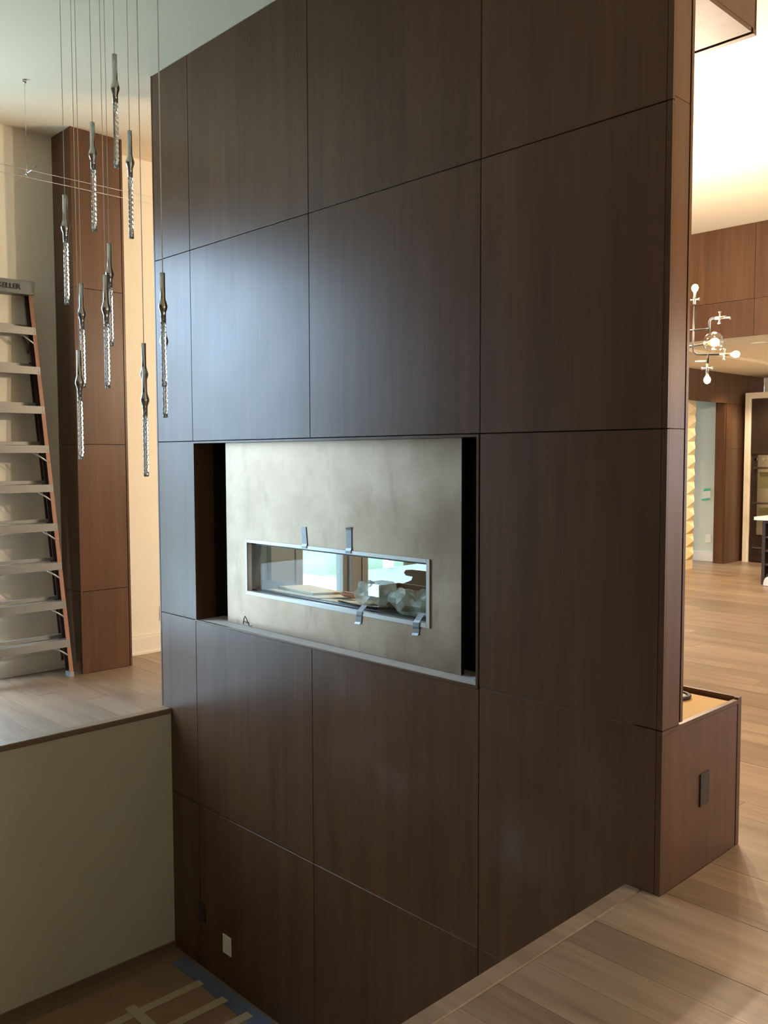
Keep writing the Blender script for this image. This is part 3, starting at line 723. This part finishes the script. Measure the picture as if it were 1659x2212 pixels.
# ------------------------------------------------------------------ kitchen beyond
ZK = 2.80; XK = -4.40
bk = struct(B(-4.97, XR, YB + 0.02, YB + 0.10, 2.835, ZC).build('wall_bulkhead', reveal), 'walnut panelled bulkhead above the kitchen opening')
bx = [-4.97, -3.52, -2.431, -1.34, -0.25, 0.85, 1.95, 3.05, 4.15, XR]
for i in range(len(bx) - 1):
    for z0, z1 in ((2.817, 3.194), (3.194, ZC)):
        B(bx[i] + g, bx[i + 1] - g, YB, YB + 0.018, z0 + g, z1 - g).build('panel', walnut, bk)
ck2 = MB().box(-5.1, -3.47, YB + 0.02, 14, 2.80, 2.95).box(-3.47, XR, YB + 0.02, 14, 2.835, 2.95)
struct(ck2.build('ceiling_kitchen', ceil_m), 'lower white kitchen ceiling with dropped edge')
kw = MB()
kw.box(XK - 0.12, XK - 0.018, 8.97 - 0.9, 8.97, 2.37, ZK); kw.box(XK - 0.12, XK - 0.018, 6.28, 8.07, 0, ZK)
kw.box(XK - 0.12, XK - 0.018, 8.97, 9.80, 2.37, ZK); kw.box(XK - 0.16, XK - 0.018, 9.80, 11.06, 0, ZK)
kwall = struct(kw.build('wall_kitchen', walnut), 'walnut clad kitchen wall with a doorway')
for y0, y1, z0, z1 in ((6.28, 7.20, 2.36, ZK), (7.20, 8.30, 2.36, ZK), (8.30, 9.42, 2.36, ZK), (9.42, 10.50, 2.36, ZK), (10.50, 11.06, 2.36, ZK), (9.80, 10.30, 1.70, 2.36), (9.80, 10.30, 0.0, 1.70), (10.30, 11.06, 0.0, 2.36), (6.28, 8.05, 0, 2.36)):
    B(XK - 0.0175, XK, y0 + g, y1 - g, z0 + g, z1 - g).build('panel', walnut, kwall)
B(XK - 0.16, XK - 0.018, 9.783, 9.80, 0, 2.37).build('door_jamb', walnut, kwall)
# tiled wall edge with faceted relief tiles
tb = struct(B(-4.60, -4.466, 8.07, 8.97, 0.0, 2.37).build('wall_tiled', cream_tile), 'cream wall covered with faceted relief tiles')
tw_, th = 0.225, 0.185; tmesh = None
for r_ in range(12):
    for c_ in range(4):
        if c_ == 3 and False: continue
        y0 = 8.07 + c_ * tw_; z0 = 0.13 + r_ * th
        ax = -4.466; ap = (ax + 0.065, y0 + tw_ * 0.55, z0 + th * 0.5)
        mb = MB(); b_ = [(ax, y0 + .001, z0 + .001), (ax, y0 + tw_ - .001, z0 + .001), (ax, y0 + tw_ - .001, z0 + th - .001), (ax, y0 + .001, z0 + th - .001), ap]
        mb.v = b_; mb.f = [(0, 1, 4), (1, 2, 4), (2, 3, 4), (3, 0, 4), (3, 2, 1, 0)]; mb.smooth = [False] * 5
        mb.build('tile', cream_tile, tb)
# corridor beyond the doorway
struct(B(-8.0, XK - 0.16, 9.97, 10.1, 0, 2.8).build('wall_corridor', plain('corridor_paint', (0.64, 0.68, 0.60), 0.8, var=0.02)), 'pale corridor wall seen through the doorway')
struct(B(-8.0, XK - 0.16, 9.952, 9.969, 0, 0.145).build('baseboard_corridor', white), 'white baseboard in the corridor')
struct(B(-8.0, -5.0, 8.8, 8.9, -0.02, 2.8).build('wall_corridor_near', paint), 'near corridor wall')
struct(B(-8.0, -5.0, 8.8, 10.1, -0.05, -0.001).build('floor_corridor', oak), 'corridor floor')
struct(B(-8.0, XK - 0.12, 8.8, 10.1, 2.8, 2.9).build('ceiling_corridor', ceil_m), 'corridor ceiling')
light('daylight_corridor', 'AREA', (-7.95, 9.42, 1.3), 1.0, (1, 1, 1), 2.4, 1.0, (0, -math.pi / 2, 0), True)
plate('wall_outlet', (-4.725, 9.97, 0.345), 'y', 0.080, 0.125, white, 'white outlet above the corridor baseboard', 'outlet')
no = empty('paper_note', (-4.77, 9.968, 0.95), 'white paper note taped with green tape on corridor wall', 'note')
MB().prism([(-4.84, 9.966, 0.94), (-4.71, 9.966, 0.96), (-4.695, 9.955, 1.075), (-4.825, 9.955, 1.055)], (0, -0.002, 0)).build('paper', white, no)
MB().prism([(-4.845, 9.963, 0.915), (-4.71, 9.963, 0.935), (-4.71, 9.963, 0.962), (-4.845, 9.963, 0.942)], (0, -0.002, 0)).build('green_tape', green, no)
MB().prism([(-4.81, 9.953, 1.057), (-4.695, 9.953, 1.073), (-4.70, 9.953, 1.11), (-4.80, 9.953, 1.10)], (0, -0.002, 0)).build('green_tape', green, no)
# oven tower with white casing
ov = empty('oven_cabinet', (-3.70, 10.32, 0), 'dark tall oven cabinet framed in cream casing', 'cabinet')
B(-4.257, -2.9, 10.325, 10.95, 0.0, 2.44).build('carcass', dark_wood, ov)
for q in ((-4.345, -4.285, 0, 2.53), (-4.285, -2.8, 2.475, 2.53)): B(q[0], q[1], 10.285, 10.33, q[2], q[3]).build('casing', trim_m, ov)
for q in ((-4.2845, -4.257, 0, 2.4745), (-4.257, -2.8, 2.442, 2.4745)): B(q[0], q[1], 10.300, 10.33, q[2], q[3]).build('casing_step', trim_m, ov)
B(-4.345, -4.257, 10.331, 10.95, 0, 2.53).build('side', trim_m, ov)
for z0, z1 in ((0.02, 0.20), (0.205, 0.40), (1.62, 2.43)): B(-4.253, -2.92, 10.305, 10.3245, z0, z1).build('door', dark_wood, ov)
MB().tube([(-4.19, 10.28, 0.225), (-3.4, 10.28, 0.225)], 0.010, 8).build('drawer_pull', steel, ov)
on = empty('double_oven', (-3.74, 10.31, 0.42), 'stainless double wall oven in the dark cabinet', 'oven')
B(-4.130, -3.37, 10.270, 10.3245, 0.42, 1.605).build('body', steel, on)
B(-4.105, -3.37, 10.255, 10.269, 1.50, 1.60).build('control_panel', steel, on)
for kx in (-4.145, -4.035, -3.95): MB().tube([(kx, 10.254, 1.545), (kx, 10.225, 1.545)], 0.024, 12).build('knob', chrome, on)
for z0, z1 in ((0.985, 1.475), (0.44, 0.955)):
    d = B(-4.12, -3.38, 10.250, 10.2695, z0, z1).build('oven_door', steel, on)
    B(-4.085, -3.42, 10.246, 10.2495, z0 + 0.13, z1 - 0.12).build('window', glassblack, d)
    MB().tube([(-4.165, 10.205, z1 - 0.06), (-3.36, 10.205, z1 - 0.06)], 0.014, 8).tube([(-4.10, 10.205, z1 - 0.06), (-4.10, 10.25, z1 - 0.06)], 0.009, 6).tube([(-3.42, 10.205, z1 - 0.06), (-3.42, 10.25, z1 - 0.06)], 0.009, 6).build('handle', steel, d)
struct(B(XK, XR, 11.06, 11.2, 0, ZK).build('wall_kitchen_end', paint), 'cream end wall above the oven cabinet')
# island
il = empty('kitchen_island', (-2.4, 8.6, 0), 'dark kitchen island with open shelves and white worktop', 'island')
B(-3.115, -3.075, 8.10, 9.2, 0.0, 0.80).build('end_panel', dark_wood, il); B(-1.84, -1.80, 8.10, 9.2, 0, 0.80).build('end_panel', dark_wood, il)
B(-3.074, -1.841, 8.45, 9.2, 0.0, 0.80).build('body', dark_wood, il)
for z in (0.05, 0.25, 0.42, 0.59, 0.775): B(-3.074, -1.841, 8.11, 8.449, z - 0.012, z + 0.012).build('shelf', dark_wood, il)
B(-3.20, -1.75, 8.05, 9.25, 0.801, 0.84).build('worktop', white_cool, il); 
B(-3.20, -3.155, 8.40, 9.25, 0.60, 0.80).build('worktop_apron', white_cool, il)
bag_c = empty('wrapped_package', (-3.02, 8.05, 0), 'white plastic wrapped package at foot of the island', 'package')
MB().prism([(-3.045, 7.98, 0.0), (-2.80, 7.98, 0.0), (-2.80, 7.98, 0.13), (-2.95, 7.98, 0.14), (-3.02, 7.98, 0.10), (-3.04, 7.98, 0.05)], (0, 0.11, 0)).build('wrap', white_cool, bag_c, bevel=0.01)
MB().prism([(-3.02, 7.985, 0.112), (-2.95, 7.985, 0.142), (-2.85, 7.985, 0.14), (-2.96, 7.985, 0.19)], (0, 0.08, 0)).build('label_flap', black, bag_c)
# recessed lights
for i, (x, y_, z, lab) in enumerate(((-2.709, 6.959, 2.835, 'round recessed ceiling light right of the chandelier'), (-3.858, 7.887, 2.80, 'round lit recessed ceiling light above the tiled doorway'))):
    r = empty('recessed_light', (x, y_, z), lab, 'ceiling light', 'recessed kitchen ceiling lights')
    MB().lathe([(0.0, -0.004), (0.07, -0.004), (0.085, -0.006), (0.09, 0.0), (0.0, 0.0)], (x, y_, z - 0.0005), 24).build('trim_ring', trim_m, r)
    if i: MB().lathe([(0.0, -0.008), (0.065, -0.008), (0.068, -0.0045), (0, -0.0045)], (x, y_, z), 24).build('lens', down_m, r)
    light('recessed_lamp', 'SPOT', (x, y_, z - 0.03), 130.0, (1.0, 0.74, 0.46), 0.06)
for x, y_ in ((-3.86, 9.6), (-2.7, 9.6), (-1.4, 7.0), (-1.4, 9.6)):
    light('recessed_lamp', 'SPOT', (x, y_, 2.78), 110.0, (1.0, 0.74, 0.46), 0.06)

# ------------------------------------------------------------------ outdoors
struct(B(-40, -5.12, -40, 50, -0.9, -0.75).build('ground', lawn_m), 'green lawn outside the windows')
struct(B(XR + 0.2, 40, -40, 50, -0.9, -0.75).build('ground_right', lawn_m), 'lawn outside the right window')
struct(B(-10.0, -5.13, -6.5, 5.2, -0.74, -0.10).build('patio', patio_m), 'pale sunlit patio outside')
dk = struct(B(-8.2, -5.13, 5.22, 9.0, -0.74, -0.125).build('deck', plain('deck_base', (0.2, 0.2, 0.2), 0.8)), 'grey board deck outside')
dmesh = None; yy = 5.23; 
while yy < 8.7:
    if dmesh is None:
        o = B(-8.2, -5.14, yy, yy + 0.135, -0.125, -0.10).build('deck_board', deck_m, dk); dmesh = o.data; y00 = yy
    else:
        o = link('deck_board', dmesh, dk); o.location = (0, yy - y00, 0)
    yy += 0.142
po = B(-8.24, -8.12, 6.50, 6.62, -0.74, 2.4).build('deck_post', white, None, (-8.18, 6.56, -0.74)); tag(po, 'white post at the far edge of the deck', 'post')
def tree(c, h, r, label, seed, n=1500):
    rnd = random.Random(seed)
    t = empty('garden_tree', c, label, 'tree', 'trees outside the windows')
    MB().tube([c, (c[0] + 0.1, c[1], c[2] + h * 0.4), (c[0], c[1] + 0.1, c[2] + h * 0.7)], [0.14, 0.10, 0.05], 8).build('trunk', bark, t)
    mb = MB()
    for i in range(n):
        a, u = rnd.uniform(0, 6.283), rnd.uniform(-1, 1); q = r * rnd.uniform(0.5, 1.0)
        px, py, pz = c[0] + q * math.cos(a) * math.sqrt(1 - u * u), c[1] + q * math.sin(a) * math.sqrt(1 - u * u), c[2] + h * 0.62 + q * u * h * 0.42 / r
        e1 = Vector((rnd.uniform(-1, 1), rnd.uniform(-1, 1), rnd.uniform(-1, 1))).normalized(); e2 = e1.orthogonal().normalized(); s = rnd.uniform(0.08, 0.17)
        b = len(mb.v); P_ = Vector((px, py, pz))
        mb.v += [tuple(P_ - e1 * s), tuple(P_ + e2 * s * 0.45), tuple(P_ + e1 * s), tuple(P_ - e2 * s * 0.45)]
        mb.f.append((b, b + 1, b + 2, b + 3)); mb.smooth.append(False)
    f_ = mb.build('foliage', leaf_m, t); f_['kind'] = 'stuff'
tree((-11.9, 7.0, -0.75), 2.7, 1.6, 'leafy green tree seen through the left firebox window', 1)
tree((-11.5, 10.4, -0.75), 3.2, 1.8, 'leafy green tree seen beyond the deck', 2)
tree((-14.0, 3.0, -0.75), 4.6, 2.2, 'tall leafy tree left outside the house', 3)
tree((-13.0, -4.0, -0.75), 4.5, 2.2, 'leafy tree outside the tall left window', 4)
